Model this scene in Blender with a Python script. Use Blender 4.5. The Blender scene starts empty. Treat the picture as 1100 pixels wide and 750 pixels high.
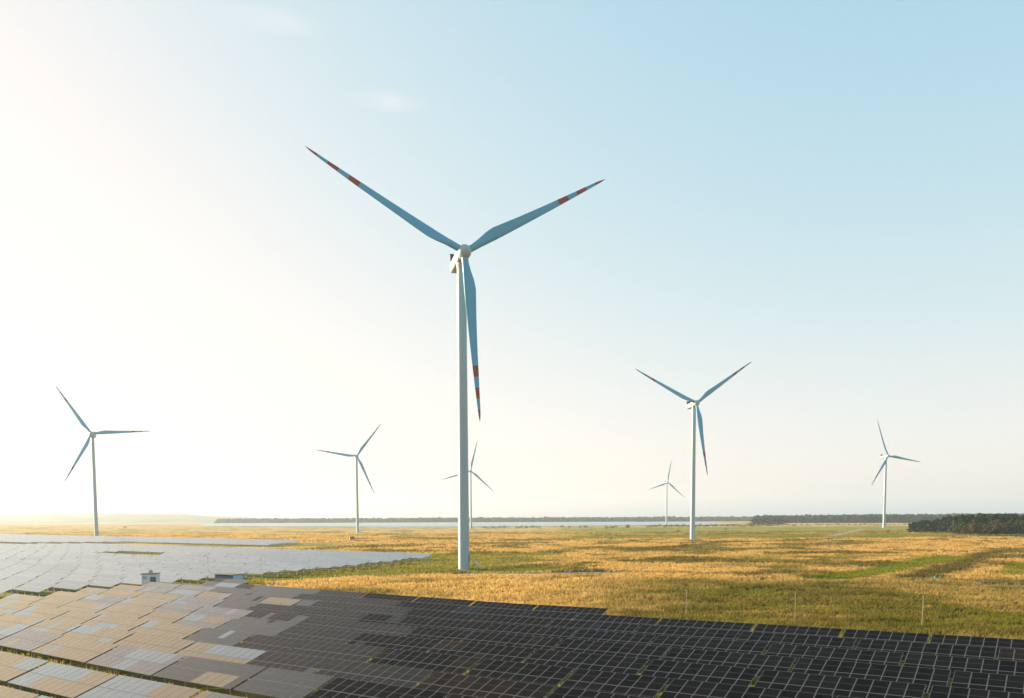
import bpy, bmesh, math, random
import numpy as np
from mathutils import Vector, Matrix, Euler
R = math.radians
sc = bpy.context.scene
COL = sc.collection
rnd = random.Random(7)
rng = np.random.default_rng(7)

# ------------------------------------------------------------------ camera
CAM_H = 13.3
F = 856.0 / 1100.0
PITCH, ROLL = R(4.1), R(-0.22)
cam_data = bpy.data.cameras.new('camera'); cam = bpy.data.objects.new('camera', cam_data); COL.objects.link(cam)
cam_data.sensor_fit = 'HORIZONTAL'; cam_data.sensor_width = 36.0; cam_data.lens = 36.0 * F
cam_data.shift_y = (557 + 856 * math.tan(PITCH) - 375) / 1100.0
cam_data.clip_start = 0.5; cam_data.clip_end = 200000
CAM_ROT = Matrix.Rotation(math.pi / 2 - PITCH, 3, 'X') @ Matrix.Rotation(ROLL, 3, 'Z')
cam.matrix_world = Matrix.Translation((0, 0, CAM_H)) @ CAM_ROT.to_4x4()
sc.camera = cam

# ------------------------------------------------------------------ sky, sun, exposure
SUN_AZ, SUN_EL = R(-66), R(11)                 # azimuth from the view direction, negative = left
sun_vec = Vector((math.sin(SUN_AZ) * math.cos(SUN_EL), math.cos(SUN_AZ) * math.cos(SUN_EL), math.sin(SUN_EL)))
world = bpy.data.worlds.new('World'); sc.world = world; world.use_nodes = True
wn, wl = world.node_tree.nodes, world.node_tree.links
wn.clear()
sky = wn.new('ShaderNodeTexSky'); sky.sky_type = 'NISHITA'; sky.sun_disc = False
sky.sun_elevation = SUN_EL; sky.sun_rotation = SUN_AZ
sky.altitude = 100; sky.air_density = 1.0; sky.dust_density = 2.0; sky.ozone_density = 1.0
bg = wn.new('ShaderNodeBackground'); bg.inputs['Strength'].default_value = 0.15
wo = wn.new('ShaderNodeOutputWorld')
# soft response of the bright evening sky, channel by channel
ssep = wn.new('ShaderNodeSeparateColor'); scmb = wn.new('ShaderNodeCombineColor'); wl.new(sky.outputs[0], ssep.inputs[0])
for k_, (g_, p_) in enumerate(((0.84, 0.75), (1.05, 0.42), (1.25, 0.22))):
    pw = wn.new('ShaderNodeMath'); pw.operation = 'POWER'; wl.new(ssep.outputs[k_], pw.inputs[0]); pw.inputs[1].default_value = p_
    ml = wn.new('ShaderNodeMath'); ml.operation = 'MULTIPLY'; wl.new(pw.outputs[0], ml.inputs[0]); ml.inputs[1].default_value = g_
    q6 = wn.new('ShaderNodeMath'); q6.operation = 'POWER'; sc_ = wn.new('ShaderNodeMath'); sc_.operation = 'DIVIDE'; wl.new(ml.outputs[0], sc_.inputs[0]); sc_.inputs[1].default_value = 1.80
    wl.new(sc_.outputs[0], q6.inputs[0]); q6.inputs[1].default_value = 6.0
    ad = wn.new('ShaderNodeMath'); ad.operation = 'ADD'; wl.new(q6.outputs[0], ad.inputs[0]); ad.inputs[1].default_value = 1.0
    rt = wn.new('ShaderNodeMath'); rt.operation = 'POWER'; wl.new(ad.outputs[0], rt.inputs[0]); rt.inputs[1].default_value = -1 / 6.0
    fn = wn.new('ShaderNodeMath'); fn.operation = 'MULTIPLY'; wl.new(ml.outputs[0], fn.inputs[0]); wl.new(rt.outputs[0], fn.inputs[1]); wl.new(fn.outputs[0], scmb.inputs[k_])
wtc = wn.new('ShaderNodeTexCoord')
def wdot(v):
    n = wn.new('ShaderNodeVectorMath'); n.operation = 'DOT_PRODUCT'; wl.new(wtc.outputs['Generated'], n.inputs[0]); n.inputs[1].default_value = v; return n.outputs['Value']
def wmath(op, a, b, clamp=False):
    n = wn.new('ShaderNodeMath'); n.operation = op; n.use_clamp = clamp
    for k_, v_ in ((0, a), (1, b)):
        if isinstance(v_, (int, float)): n.inputs[k_].default_value = v_
        else: wl.new(v_, n.inputs[k_])
    return n.outputs[0]
cn = wn.new('ShaderNodeTexNoise'); cn.inputs['Scale'].default_value = 22; cn.inputs['Detail'].default_value = 6
cmp_ = wn.new('ShaderNodeMapping'); cmp_.inputs['Scale'].default_value = (1, 1, 3.2); wl.new(wtc.outputs['Generated'], cmp_.inputs[0]); wl.new(cmp_.outputs[0], cn.inputs['Vector'])
cloud_sum = 0.0
for az_, el_, wa_, we_, st_ in ((-8.2, 26.5, 2.6, 0.75, 1.0), (-15.5, 29.8, 3.2, 0.8, 0.6)):     # two faint wisps of cirrus
    a_, e_ = R(az_), R(el_)
    side_ = wdot((math.cos(a_), -math.sin(a_), 0)); lift_ = wdot((-math.sin(a_) * math.sin(e_), -math.cos(a_) * math.sin(e_), math.cos(e_)))
    fwd_ = wmath('GREATER_THAN', wdot((math.sin(a_), math.cos(a_), 0)), 0)
    q_ = wmath('ADD', wmath('POWER', wmath('ABSOLUTE', wmath('DIVIDE', side_, R(wa_)), 0), 2), wmath('POWER', wmath('ABSOLUTE', wmath('DIVIDE', lift_, R(we_)), 0), 2))
    m_ = wmath('MULTIPLY', wmath('MULTIPLY', wmath('SUBTRACT', 1.0, q_, True), fwd_), st_)
    cloud_sum = m_ if cloud_sum == 0.0 else wmath('ADD', cloud_sum, m_)
cden = wmath('MULTIPLY', cloud_sum, wmath('SUBTRACT', cn.outputs['Fac'], 0.3, True))
cmx = wn.new('ShaderNodeMix'); cmx.data_type = 'RGBA'; wl.new(wmath('MULTIPLY', cden, 1.0, True), cmx.inputs[0]); wl.new(scmb.outputs[0], cmx.inputs[6]); cmx.inputs[7].default_value = (1.75, 1.68, 1.6, 1)
wl.new(cmx.outputs[2], bg.inputs['Color']); wl.new(bg.outputs[0], wo.inputs['Surface'])
sun_l = bpy.data.lights.new('sun', 'SUN'); sun_l.energy = 3.7; sun_l.angle = R(0.6); sun_l.color = (1.0, 0.81, 0.57)
sun_o = bpy.data.objects.new('sun', sun_l); COL.objects.link(sun_o)
sun_o.rotation_euler = sun_vec.to_track_quat('Z', 'Y').to_euler(); sun_o.location = (-200, 100, 150)
sc.view_settings.view_transform = 'Standard'; sc.view_settings.look = 'None'
sc.view_settings.exposure = 1.95; sc.view_settings.gamma = 1.0; sc.view_settings.use_curve_mapping = False
sc.cycles.use_denoising = True
sc.cycles.max_bounces = 6; sc.cycles.diffuse_bounces = 3; sc.cycles.glossy_bounces = 3
sc.cycles.transmission_bounces = 3; sc.cycles.volume_bounces = 0; sc.cycles.transparent_max_bounces = 6

# ------------------------------------------------------------------ small helpers
def cam_ray(px, py):
    return CAM_ROT @ Vector(((px - 550) / 856.0, -(py - (557 + 856 * math.tan(PITCH))) / 856.0, -1.0))
def at(px, py, z=0.0):
    d = cam_ray(px, py); t = (z - CAM_H) / d.z
    return Vector((d.x * t, d.y * t, z))
def proj(p):
    c = CAM_ROT.transposed() @ (Vector(p) - Vector((0, 0, CAM_H)))
    if c.z > -1: return None
    return (550 + 856 * c.x / -c.z, 557 + 856 * math.tan(PITCH) - 856 * c.y / -c.z)
def tag(o, label=None, cat=None, group=None, kind=None):
    if label: o['label'] = label
    if cat: o['category'] = cat
    if group: o['group'] = group
    if kind: o['kind'] = kind
    return o
def empty(name, loc=(0, 0, 0), rz=0.0):
    o = bpy.data.objects.new(name, None); COL.objects.link(o); o.location = loc; o.rotation_euler = (0, 0, rz)
    o.empty_display_size = 0.5
    return o
def obj(name, me, parent=None, loc=None, rot=None):
    o = bpy.data.objects.new(name, me); COL.objects.link(o)
    if parent: o.parent = parent
    if loc is not None: o.location = loc
    if rot is not None: o.rotation_euler = rot
    return o
def copy_tree(o, parent=None):
    c = o.copy(); COL.objects.link(c); c.parent = parent
    for ch in list(o.children): copy_tree(ch, c)
    return c
def mesh_from(name, verts, faces, mats, midx=None, smooth=False):
    me = bpy.data.meshes.new(name); me.from_pydata([tuple(v) for v in verts], [], faces)
    for m in (mats if isinstance(mats, (list, tuple)) else [mats]): me.materials.append(m)
    if midx is not None: me.polygons.foreach_set('material_index', np.array(midx, dtype=np.int32))
    if smooth: me.polygons.foreach_set('use_smooth', np.ones(len(me.polygons), dtype=bool))
    me.update(); return me
def np_mesh(name, verts, faces, mats, smooth=False, attr=None):
    """verts (n,3), faces (m,k) numpy, quick build"""
    me = bpy.data.meshes.new(name); n, (m, k) = len(verts), faces.shape
    me.vertices.add(n); me.vertices.foreach_set('co', np.ascontiguousarray(verts, dtype=np.float32).ravel())
    me.loops.add(m * k); me.loops.foreach_set('vertex_index', np.ascontiguousarray(faces, dtype=np.int32).ravel())
    me.polygons.add(m); me.polygons.foreach_set('loop_start', np.arange(0, m * k, k, dtype=np.int32))
    me.polygons.foreach_set('loop_total', np.full(m, k, dtype=np.int32))
    me.polygons.foreach_set('use_smooth', np.full(m, bool(smooth)))
    for mt in (mats if isinstance(mats, (list, tuple)) else [mats]): me.materials.append(mt)
    if attr is not None:
        a = me.attributes.new('biome', 'FLOAT_COLOR', 'POINT')
        a.data.foreach_set('color', np.ascontiguousarray(attr, dtype=np.float32).ravel())
    me.update(calc_edges=True); me.validate(); return me
class MB:
    """collects simple shapes into one mesh"""
    def __init__(s): s.v, s.f, s.m = [], [], []
    def add(s, vs, fs, mi=0):
        b = len(s.v); s.v += [Vector(v) for v in vs]; s.f += [[i + b for i in f] for f in fs]; s.m += [mi] * len(fs)
    def box(s, lo, hi, mi=0, M=None):
        x0, y0, z0 = lo; x1, y1, z1 = hi
        vs = [Vector(p) for p in ((x0, y0, z0), (x1, y0, z0), (x1, y1, z0), (x0, y1, z0), (x0, y0, z1), (x1, y0, z1), (x1, y1, z1), (x0, y1, z1))]
        if M: vs = [M @ v for v in vs]
        s.add(vs, [(0, 3, 2, 1), (4, 5, 6, 7), (0, 1, 5, 4), (1, 2, 6, 5), (2, 3, 7, 6), (3, 0, 4, 7)], mi)
    def lathe(s, prof, n=24, mi=0, M=None, cap=True):
        """prof: [(r,z)] around z"""
        vs, fs = [], []
        for r, z in prof:
            for k in range(n):
                a = 2 * math.pi * k / n; vs.append(Vector((r * math.cos(a), r * math.sin(a), z)))
        for i in range(len(prof) - 1):
            for k in range(n):
                k2 = (k + 1) % n; fs.append((i * n + k, i * n + k2, (i + 1) * n + k2, (i + 1) * n + k))
        if cap: fs.append(tuple(range(n))[::-1]); fs.append(tuple(range((len(prof) - 1) * n, len(prof) * n)))
        if M: vs = [M @ v for v in vs]
        s.add(vs, fs, mi)
    def tube(s, a, b, r, n=8, mi=0, r2=None):
        a, b = Vector(a), Vector(b); q = (b - a).to_track_quat('Z', 'Y').to_matrix().to_4x4()
        s.lathe([(r, 0), (r2 if r2 is not None else r, (b - a).length)], n, mi, Matrix.Translation(a) @ q)
    def mesh(s, name, mats, smooth=False): return mesh_from(name, s.v, s.f, mats, s.m, smooth)
def smooth_by_angle(me, ang=40):
    bm = bmesh.new(); bm.from_mesh(me); bmesh.ops.recalc_face_normals(bm, faces=bm.faces)
    for f in bm.faces: f.smooth = True
    for e in bm.edges:
        if len(e.link_faces) == 2 and e.calc_face_angle(0) > R(ang): e.smooth = False
    bm.to_mesh(me); bm.free(); return me

# ------------------------------------------------------------------ value noise in numpy (for terrain and plant cover)
def vnoise(x, y, seed=0):
    xi, yi = np.floor(x).astype(np.int64), np.floor(y).astype(np.int64); xf, yf = x - xi, y - yi
    def h(a, b):
        n = (a * 374761393 + b * 668265263 + seed * 1442695041) & 0xffffffff
        n = ((n ^ (n >> 13)) * 1274126177) & 0xffffffff; n = n ^ (n >> 16); return (n & 0xffff) / 65535.0
    u, v = xf * xf * (3 - 2 * xf), yf * yf * (3 - 2 * yf)
    return (h(xi, yi) * (1 - u) + h(xi + 1, yi) * u) * (1 - v) + (h(xi, yi + 1) * (1 - u) + h(xi + 1, yi + 1) * u) * v
def fbm(x, y, s, seed=0, oc=4):
    t, a, n = 0.0, 0.5, 0.0
    for k in range(oc):
        t = t + a * vnoise(x / s + 17.3 * k, y / s - 9.1 * k, seed + k); n += a; a *= 0.55; s *= 0.48
    return t / n
def sstep(a, b, x):
    t = np.clip((x - a) / (b - a), 0, 1); return t * t * (3 - 2 * t)

# solar field axes: U runs along the rows (to the right and nearer), D across them (away)
NA = R(35.5)
NX, NY = math.sin(NA), math.cos(NA)
UX, UY = math.cos(NA), -math.sin(NA)
def to_ud(x, y): return x * UX + y * UY, x * NX + y * NY
def from_ud(u, d): return u * UX + d * NX, u * UY + d * NY

TURBINES = [  # x, y, base z, yaw, rotor angle, look
    (-12.8, 211.9, -0.5, 16.8, 178.0),
    (109.8, 485.1, -0.1, 14.0, 174.4),
    (-334.9, 643.4, 0.2, 16.8, 86.5),
    (-164.9, 853.8, -2.0, 19.6, 157.1),
    (-58.1, 1138.4, -1.1, 5.3, 132.8),
    (291.1, 1502.9, -2.2, 18.2, 131.2),
    (427.4, 916.9, 0.8, 17.6, 98.6)]
def height(x, y):
    x = np.asarray(x, dtype=float); y = np.asarray(y, dtype=float)
    u, d = to_ud(x, y)
    z = 0.015 * np.clip(u + 62, 0, 80) * (1 - sstep(86, 125, d))
    dist = np.hypot(x, y)
    open_f = np.maximum(sstep(88, 104, d) * sstep(-175, -120, u), sstep(330, 420, dist) * np.maximum(sstep(-200, -150, u), sstep(295, 340, d))) * (1 - sstep(900, 1500, dist))
    z = z + open_f * ((fbm(x, y, 38, 3) - 0.5) * 1.0 + (fbm(x, y, 9, 5, 3) - 0.5) * 0.45)
    for tx, ty, tz, _, _ in TURBINES:
        r2 = (x - tx) ** 2 + (y - ty) ** 2; s = 22.0 if ty < 400 else 60.0
        w = np.exp(-r2 / (2 * s * s)); z = z * (1 - w) + tz * w
    return z
def hz(x, y): return float(height(x, y))

def seg_mask(x, y, pts, w, soft=0.6, warp=None):
    """1 inside a band of half-width w round a polyline"""
    m = np.zeros_like(x)
    for (ax, ay), (bx, by) in zip(pts[:-1], pts[1:]):
        dx, dy = bx - ax, by - ay; t = np.clip(((x - ax) * dx + (y - ay) * dy) / (dx * dx + dy * dy), 0, 1)
        dd = np.hypot(x - ax - t * dx, y - ay - t * dy)
        if warp is not None: dd = dd + warp
        m = np.maximum(m, 1 - sstep(w * (1 - soft), w * (1 + soft), dd))
    return m
def G(*pp): return [tuple(at(px, py)[:2]) for px, py in pp]

def cover(x, y):
    """plant cover of the plain: (green, olive scrub, bare, lush)"""
    x = np.asarray(x, dtype=float); y = np.asarray(y, dtype=float)
    u, d = to_ud(x, y)
    n1 = fbm(x, y, 60, 11); n2 = fbm(x, y, 17, 23); n3 = fbm(x, y, 6, 31, 3); n4 = fbm(x * 0.35, y, 120, 41)
    wob = (n2 - 0.5) * 26 + (n3 - 0.5) * 9
    green = 0.75 * sstep(0.48, 0.62, n1 * 0.45 + n2 * 0.55)
    olive = 0.85 * sstep(0.50, 0.62, n2 * 0.6 + n3 * 0.4)
    lush = np.zeros_like(x)
    # olive green rough meadow in the right foreground
    yy = y + wob * 0.9
    right = sstep(0.02, 0.20, (x + wob * 0.5) / np.maximum(y, 1))
    m = right * (1 - sstep(148, 172, yy)) * sstep(40, 60, y)
    strip = sstep(0.54, 0.63, n2 * 0.5 + n1 * 0.5)
    green = np.maximum(green, m * (0.78 + 0.2 * n3) * (1 - 0.5 * strip)); olive = np.maximum(olive, m * (0.35 + 0.5 * sstep(0.42, 0.62, n3)))
    # golden fringe beside the panels, left part
    patch = sstep(0.47, 0.60, fbm(x, y, 26, 61) * 0.6 + n3 * 0.4); pk = sstep(0.48, 0.62, fbm(x, y, 14, 67) * 0.6 + n3 * 0.4)
    green = green * (1 - m * 0.55 * patch); olive = olive * (1 - 0.6 * m * patch); lush = np.maximum(lush, 0.55 * m * pk * (1 - patch))
    gold = sstep(-0.30, -0.1, x / np.maximum(y, 1)) * (1 - sstep(0.06, 0.17, (x + wob * 0.35) / np.maximum(y, 1))) * (1 - sstep(168, 186, yy * 0.6 + y * 0.4))
    green = green * (1 - 0.8 * gold); olive = olive * (1 - 0.45 * gold)
    # lush green between the far panels and the turbine pad
    lw = wob * 0.3
    g1 = seg_mask(x, y, G((250, 621), (330, 617), (480, 611), (560, 610)), 13, 0.5, lw)
    g2 = seg_mask(x, y, G((330, 606), (420, 602), (475, 597)), 12, 0.5, lw)
    g3 = seg_mask(x, y, G((462, 597), (560, 596)), 14, 0.4, lw)
    g4 = seg_mask(x, y, G((250, 586), (330, 585)), 22, 0.5, lw * 2)
    lush = np.maximum.reduce([lush, g1, g2 * 0.9, g3 * 0.9, g4 * .5])
    dry = seg_mask(x, y, G((345, 614), (382, 613)), 5.5, .5, lw * .4)
    dry = np.maximum(dry, 0.75 * sstep(.55, .64, n2 * .5 + n3 * .5))
    dry = np.maximum(dry, seg_mask(x, y, G((428, 608), (470, 607)), 5, .5, lw * .4))
    lush = lush * (1 - dry); green *= (1 - dry)
    # ditch with lush grass running back to the right
    a = seg_mask(x, y, G((890, 622), (960, 611), (1005, 603), (1022, 598)), 5.5, 0.5, (n3 - .5) * 5)
    lush = np.maximum(lush, a)
    olive = np.maximum(olive, 0.95 * seg_mask(x, y, G((985, 621), (1030, 609), (1058, 596), (1085, 592)), 4.5, 0.6, (n3 - .5) * 6))
    olive = np.maximum(olive, 0.9 * seg_mask(x, y, G((860, 595), (940, 595)), 8, 0.6, lw)); lush = np.maximum(lush, 0.6 * seg_mask(x, y, G((810, 599), (1010, 599)), 6, .6, lw))
    olive = np.maximum(olive, 0.8 * seg_mask(x, y, G((690, 591), (740, 587), (790, 582)), 5, 0.5, (n3 - .5) * 6))
    for q in (((1083, 618), (1090, 604)), ((1092, 618), (1096, 605))): lush = np.maximum(lush, .7 * seg_mask(x, y, G(*q), 1.6, .6, (n3 - .5) * 2))
    # far fields: cultivated green bands on the right, gold on the left
    far_r = sstep(0.0, 0.12, (x + (n1 - 0.5) * 60) / np.maximum(y, 1))
    b1 = sstep(500, 520, y + (n1 - .5) * 60) * (1 - sstep(630, 650, y + (n1 - .5) * 40)); b2 = sstep(740, 790, y + (n1 - .5) * 60) * (1 - sstep(1080, 1180, y + (n1 - .5) * 120))
    lush = np.maximum(lush, 0.75 * far_r * np.maximum(b1, b2))
    olive = np.maximum(olive, 0.45 * far_r * sstep(640, 660, y) * (1 - sstep(720, 760, y)))
    far_dry = sstep(420, 600, y) * (1 - far_r)
    olive *= (1 - .45 * far_dry)
    # service grass under and between the panels
    blk = (1 - sstep(88, 93, d)) * sstep(-150, -120, u); blk = np.maximum(blk, sstep(-160, -150, -u) * 0 + (u < -135) * (d < 235) * 0.8 * (1 - sstep(205, 240, d)))
    lush = np.maximum(lush, blk * (0.45 + 0.4 * n3) * (1 - 0.85 * sstep(0.46, 0.56, fbm(x, y, 7, 83, 3)) * (d < 45))); green = np.maximum(green, 0.5 * blk * (d > 45)); olive *= (1 - blk * .7)
    # bare ground: gravel pad by the turbine, service track, clearing on the right
    bare = seg_mask(x, y, G((505, 616), (600, 616.5), (655, 615.5)), 4.6, 0.35, (n3 - .5) * 2.5)
    bare = np.maximum(bare, 0.8 * seg_mask(x, y, G((285, 622), (345, 621.5), (420, 619), (500, 617)), 1.6, .5, (n3 - .5)))
    bare = np.maximum(bare, seg_mask(x, y, G((890, 576.5), (905, 573.4), (928, 568.8)), 3.0, .2))
    bare = np.maximum(bare, 0.9 * seg_mask(x, y, G((1062, 629), (1140, 632)), 2.6, 0.6, (n3 - .5) * 2))
    return np.stack([np.clip(green, 0, 1), np.clip(olive, 0, 1), np.clip(bare, 0, 1), np.clip(lush, 0, 1)], -1)

# ------------------------------------------------------------------ materials
def new_mat(name):
    m = bpy.data.materials.new(name); m.use_nodes = True; m.node_tree.nodes.clear()
    return m, m.node_tree.nodes, m.node_tree.links
def out(nd, lk, sh):
    o = nd.new('ShaderNodeOutputMaterial'); lk.new(sh, o.inputs['Surface'])
def mixc(nd, lk, fac, a, b, mode='MIX'):
    n = nd.new('ShaderNodeMix'); n.data_type = 'RGBA'; n.blend_type = mode
    for sock, v in ((n.inputs[0], fac), (n.inputs[6], a), (n.inputs[7], b)):
        if isinstance(v, bpy.types.NodeSocket): lk.new(v, sock)
        elif isinstance(v, (tuple, list)): sock.default_value = (*v, 1)
        else: sock.default_value = v
    return n.outputs[2]
def math_n(nd, lk, op, a, b=None, clamp=False):
    n = nd.new('ShaderNodeMath'); n.operation = op; n.use_clamp = clamp
    for sock, v in zip(n.inputs, (a, b)):
        if v is None: continue
        if isinstance(v, bpy.types.NodeSocket): lk.new(v, sock)
        else: sock.default_value = v
    return n.outputs[0]
def noise(nd, lk, scale, vec=None, detail=4, rough=0.55, dist=0.0):
    n = nd.new('ShaderNodeTexNoise'); n.inputs['Scale'].default_value = scale; n.inputs['Detail'].default_value = detail
    n.inputs['Roughness'].default_value = rough; n.inputs['Distortion'].default_value = dist
    if vec is not None: lk.new(vec, n.inputs['Vector'])
    return n.outputs['Fac']
def ramp(nd, lk, fac, stops):
    n = nd.new('ShaderNodeValToRGB'); lk.new(fac, n.inputs[0]); e = n.color_ramp.elements
    while len(e) < len(stops): e.new(0.5)
    for el, (p, c) in zip(e, stops): el.position = p; el.color = (*c, 1) if len(c) == 3 else c
    return n.outputs[0]
def simple(name, base, rough=0.5, metal=0.0, var=0.08, scale=3.0, spec=0.5):
    m, nd, lk = new_mat(name); tc = nd.new('ShaderNodeTexCoord')
    f = noise(nd, lk, scale, tc.outputs['Object'], 5)
    c = mixc(nd, lk, f, tuple(max(0, x * (1 - var * 2)) for x in base), tuple(min(1, x * (1 + var)) for x in base))
    p = nd.new('ShaderNodeBsdfPrincipled'); lk.new(c, p.inputs['Base Color']); p.inputs['Metallic'].default_value = metal
    r = math_n(nd, lk, 'ADD', math_n(nd, lk, 'MULTIPLY', f, 0.2), rough - 0.1); lk.new(r, p.inputs['Roughness'])
    p.inputs['Specular IOR Level'].default_value = spec
    out(nd, lk, p.outputs[0]); return m

GOLD_A, GOLD_B = (0.72, 0.475, 0.15), (0.53, 0.33, 0.098)
GREEN, OLIVE, BARE, LUSH = (0.17, 0.165, 0.024), (0.10, 0.09, 0.02), (0.30, 0.27, 0.22), (0.21, 0.22, 0.02)
def cover_color(nd, lk, pos):
    at_ = nd.new('ShaderNodeAttribute'); at_.attribute_name = 'biome'
    sp = nd.new('ShaderNodeSeparateColor'); lk.new(at_.outputs['Color'], sp.inputs[0])
    n1 = noise(nd, lk, 0.12, pos, 6, 0.65); n2 = noise(nd, lk, 0.9, pos, 4, 0.6); n3 = noise(nd, lk, 0.02, pos, 4, 0.6)
    c = mixc(nd, lk, ramp(nd, lk, n1, [(0.35, (0, 0, 0)), (0.68, (1, 1, 1))]), GOLD_A, GOLD_B)
    c = mixc(nd, lk, math_n(nd, lk, 'MULTIPLY', n3, 0.45), c, (0.46, 0.33, 0.14))
    g = math_n(nd, lk, 'MULTIPLY', sp.outputs[0], math_n(nd, lk, 'ADD', n2, 0.5), True)
    c = mixc(nd, lk, g, c, GREEN)
    o_ = math_n(nd, lk, 'MULTIPLY', sp.outputs[1], math_n(nd, lk, 'ADD', n2, 0.45), True)
    c = mixc(nd, lk, o_, c, OLIVE)
    l_ = math_n(nd, lk, 'MULTIPLY', at_.outputs['Alpha'], math_n(nd, lk, 'ADD', n1, 0.55), True)
    c = mixc(nd, lk, l_, c, LUSH)
    c = mixc(nd, lk, sp.outputs[2], c, BARE)
    v = ramp(nd, lk, n2, [(0.25, (0.72, 0.72, 0.72)), (0.75, (1.15, 1.15, 1.15))])
    return mixc(nd, lk, 1.0, c, v, 'MULTIPLY'), n2, n1
def ground_mat():
    m, nd, lk = new_mat('meadow_ground'); ge = nd.new('ShaderNodeNewGeometry')
    c, n2, n1 = cover_color(nd, lk, ge.outputs['Position'])
    b = nd.new('ShaderNodeBump'); b.inputs['Strength'].default_value = 0.8; b.inputs['Distance'].default_value = 0.5
    fine = noise(nd, lk, 2.2, ge.outputs['Position'], 5, 0.7); lk.new(fine, b.inputs['Height'])
    p = nd.new('ShaderNodeBsdfPrincipled'); lk.new(c, p.inputs['Base Color']); p.inputs['Roughness'].default_value = 0.95
    p.inputs['Specular IOR Level'].default_value = 0.1; lk.new(b.outputs[0], p.inputs['Normal'])
    out(nd, lk, p.outputs[0]); return m
def grass_mat():
    m, nd, lk = new_mat('grass_blades'); ge = nd.new('ShaderNodeNewGeometry')
    c, _, _ = cover_color(nd, lk, ge.outputs['Position'])
    d = nd.new('ShaderNodeBsdfDiffuse'); t = nd.new('ShaderNodeBsdfTranslucent'); mx = nd.new('ShaderNodeMixShader'); mx.inputs[0].default_value = 0.52
    lk.new(c, d.inputs[0]); lk.new(c, t.inputs[0]); lk.new(d.outputs[0], mx.inputs[1]); lk.new(t.outputs[0], mx.inputs[2])
    out(nd, lk, mx.outputs[0]); return m
def leaf_mat(name, a, b, trans=0.3):
    m, nd, lk = new_mat(name); ge = nd.new('ShaderNodeNewGeometry'); oi = nd.new('ShaderNodeObjectInfo')
    f = math_n(nd, lk, 'FRACT', math_n(nd, lk, 'ADD', noise(nd, lk, 0.35, ge.outputs['Position'], 3), math_n(nd, lk, 'MULTIPLY', oi.outputs['Random'], 0.35)))
    c = mixc(nd, lk, f, a, b)
    d = nd.new('ShaderNodeBsdfDiffuse'); t = nd.new('ShaderNodeBsdfTranslucent'); mx = nd.new('ShaderNodeMixShader'); mx.inputs[0].default_value = trans
    lk.new(c, d.inputs[0]); lk.new(c, t.inputs[0]); lk.new(d.outputs[0], mx.inputs[1]); lk.new(t.outputs[0], mx.inputs[2])
    out(nd, lk, mx.outputs[0]); return m
def paint_mat(name, base, dirt=0.12):
    m, nd, lk = new_mat(name); tc = nd.new('ShaderNodeTexCoord')
    mp = nd.new('ShaderNodeMapping'); mp.inputs['Scale'].default_value = (1.2, 1.2, 0.05); lk.new(tc.outputs['Object'], mp.inputs[0])
    f = noise(nd, lk, 1.0, mp.outputs[0], 5, 0.6)
    c = mixc(nd, lk, ramp(nd, lk, f, [(0.4, (0, 0, 0)), (0.8, (1, 1, 1))]), base, tuple(x * (1 - dirt) for x in base))
    p = nd.new('ShaderNodeBsdfPrincipled'); lk.new(c, p.inputs['Base Color']); p.inputs['Roughness'].default_value = 0.42
    out(nd, lk, p.outputs[0]); return m
def module_mat(name, cell, gloss, rough, ior=1.28, boost=1.0):
    """glass over cells: dark cells with thin lines below, a fresnel sheen of sky above"""
    m, nd, lk = new_mat(name); uv = nd.new('ShaderNodeUVMap'); oi = nd.new('ShaderNodeObjectInfo'); ge = nd.new('ShaderNodeNewGeometry')
    sx = nd.new('ShaderNodeSeparateXYZ'); lk.new(uv.outputs[0], sx.inputs[0])
    def line(o, n, w):
        fr = math_n(nd, lk, 'FRACT', math_n(nd, lk, 'MULTIPLY', o, n)); return math_n(nd, lk, 'LESS_THAN', math_n(nd, lk, 'ABSOLUTE', math_n(nd, lk, 'SUBTRACT', fr, 0.5)), w)
    cl = math_n(nd, lk, 'MAXIMUM', line(math_n(nd, lk, 'ADD', sx.outputs[0], 0.5 / 6), 6, 0.02), line(math_n(nd, lk, 'ADD', sx.outputs[1], 0.5 / 10), 10, 0.02))
    mid = math_n(nd, lk, 'LESS_THAN', math_n(nd, lk, 'ABSOLUTE', math_n(nd, lk, 'SUBTRACT', sx.outputs[1], 0.5)), 0.011)
    var = math_n(nd, lk, 'ADD', math_n(nd, lk, 'MULTIPLY', oi.outputs['Random'], 0.9), 0.55)
    c = mixc(nd, lk, 1.0, cell, var, 'MULTIPLY')
    c = mixc(nd, lk, cl, c, (0.022, 0.022, 0.023)); c = mixc(nd, lk, mid, c, (0.07, 0.07, 0.072))
    d = nd.new('ShaderNodeBsdfDiffuse'); lk.new(c, d.inputs[0])
    g = nd.new('ShaderNodeBsdfGlossy'); g.distribution = 'GGX'
    dust = noise(nd, lk, 0.22, ge.outputs['Position'], 4)
    lk.new(math_n(nd, lk, 'ADD', math_n(nd, lk, 'MULTIPLY', math_n(nd, lk, 'ADD', dust, math_n(nd, lk, 'MULTIPLY', oi.outputs['Random'], .6)), 0.10), rough), g.inputs['Roughness'])
    tint = mixc(nd, lk, math_n(nd, lk, 'MULTIPLY', oi.outputs['Random'], 0.35), gloss, tuple(x * 0.75 for x in gloss))
    lk.new(tint, g.inputs['Color'])
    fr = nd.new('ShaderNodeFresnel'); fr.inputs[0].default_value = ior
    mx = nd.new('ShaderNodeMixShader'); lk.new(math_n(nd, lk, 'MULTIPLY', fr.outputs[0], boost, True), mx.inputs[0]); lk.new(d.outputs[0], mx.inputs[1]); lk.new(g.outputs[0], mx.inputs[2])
    out(nd, lk, mx.outputs[0]); return m
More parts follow.
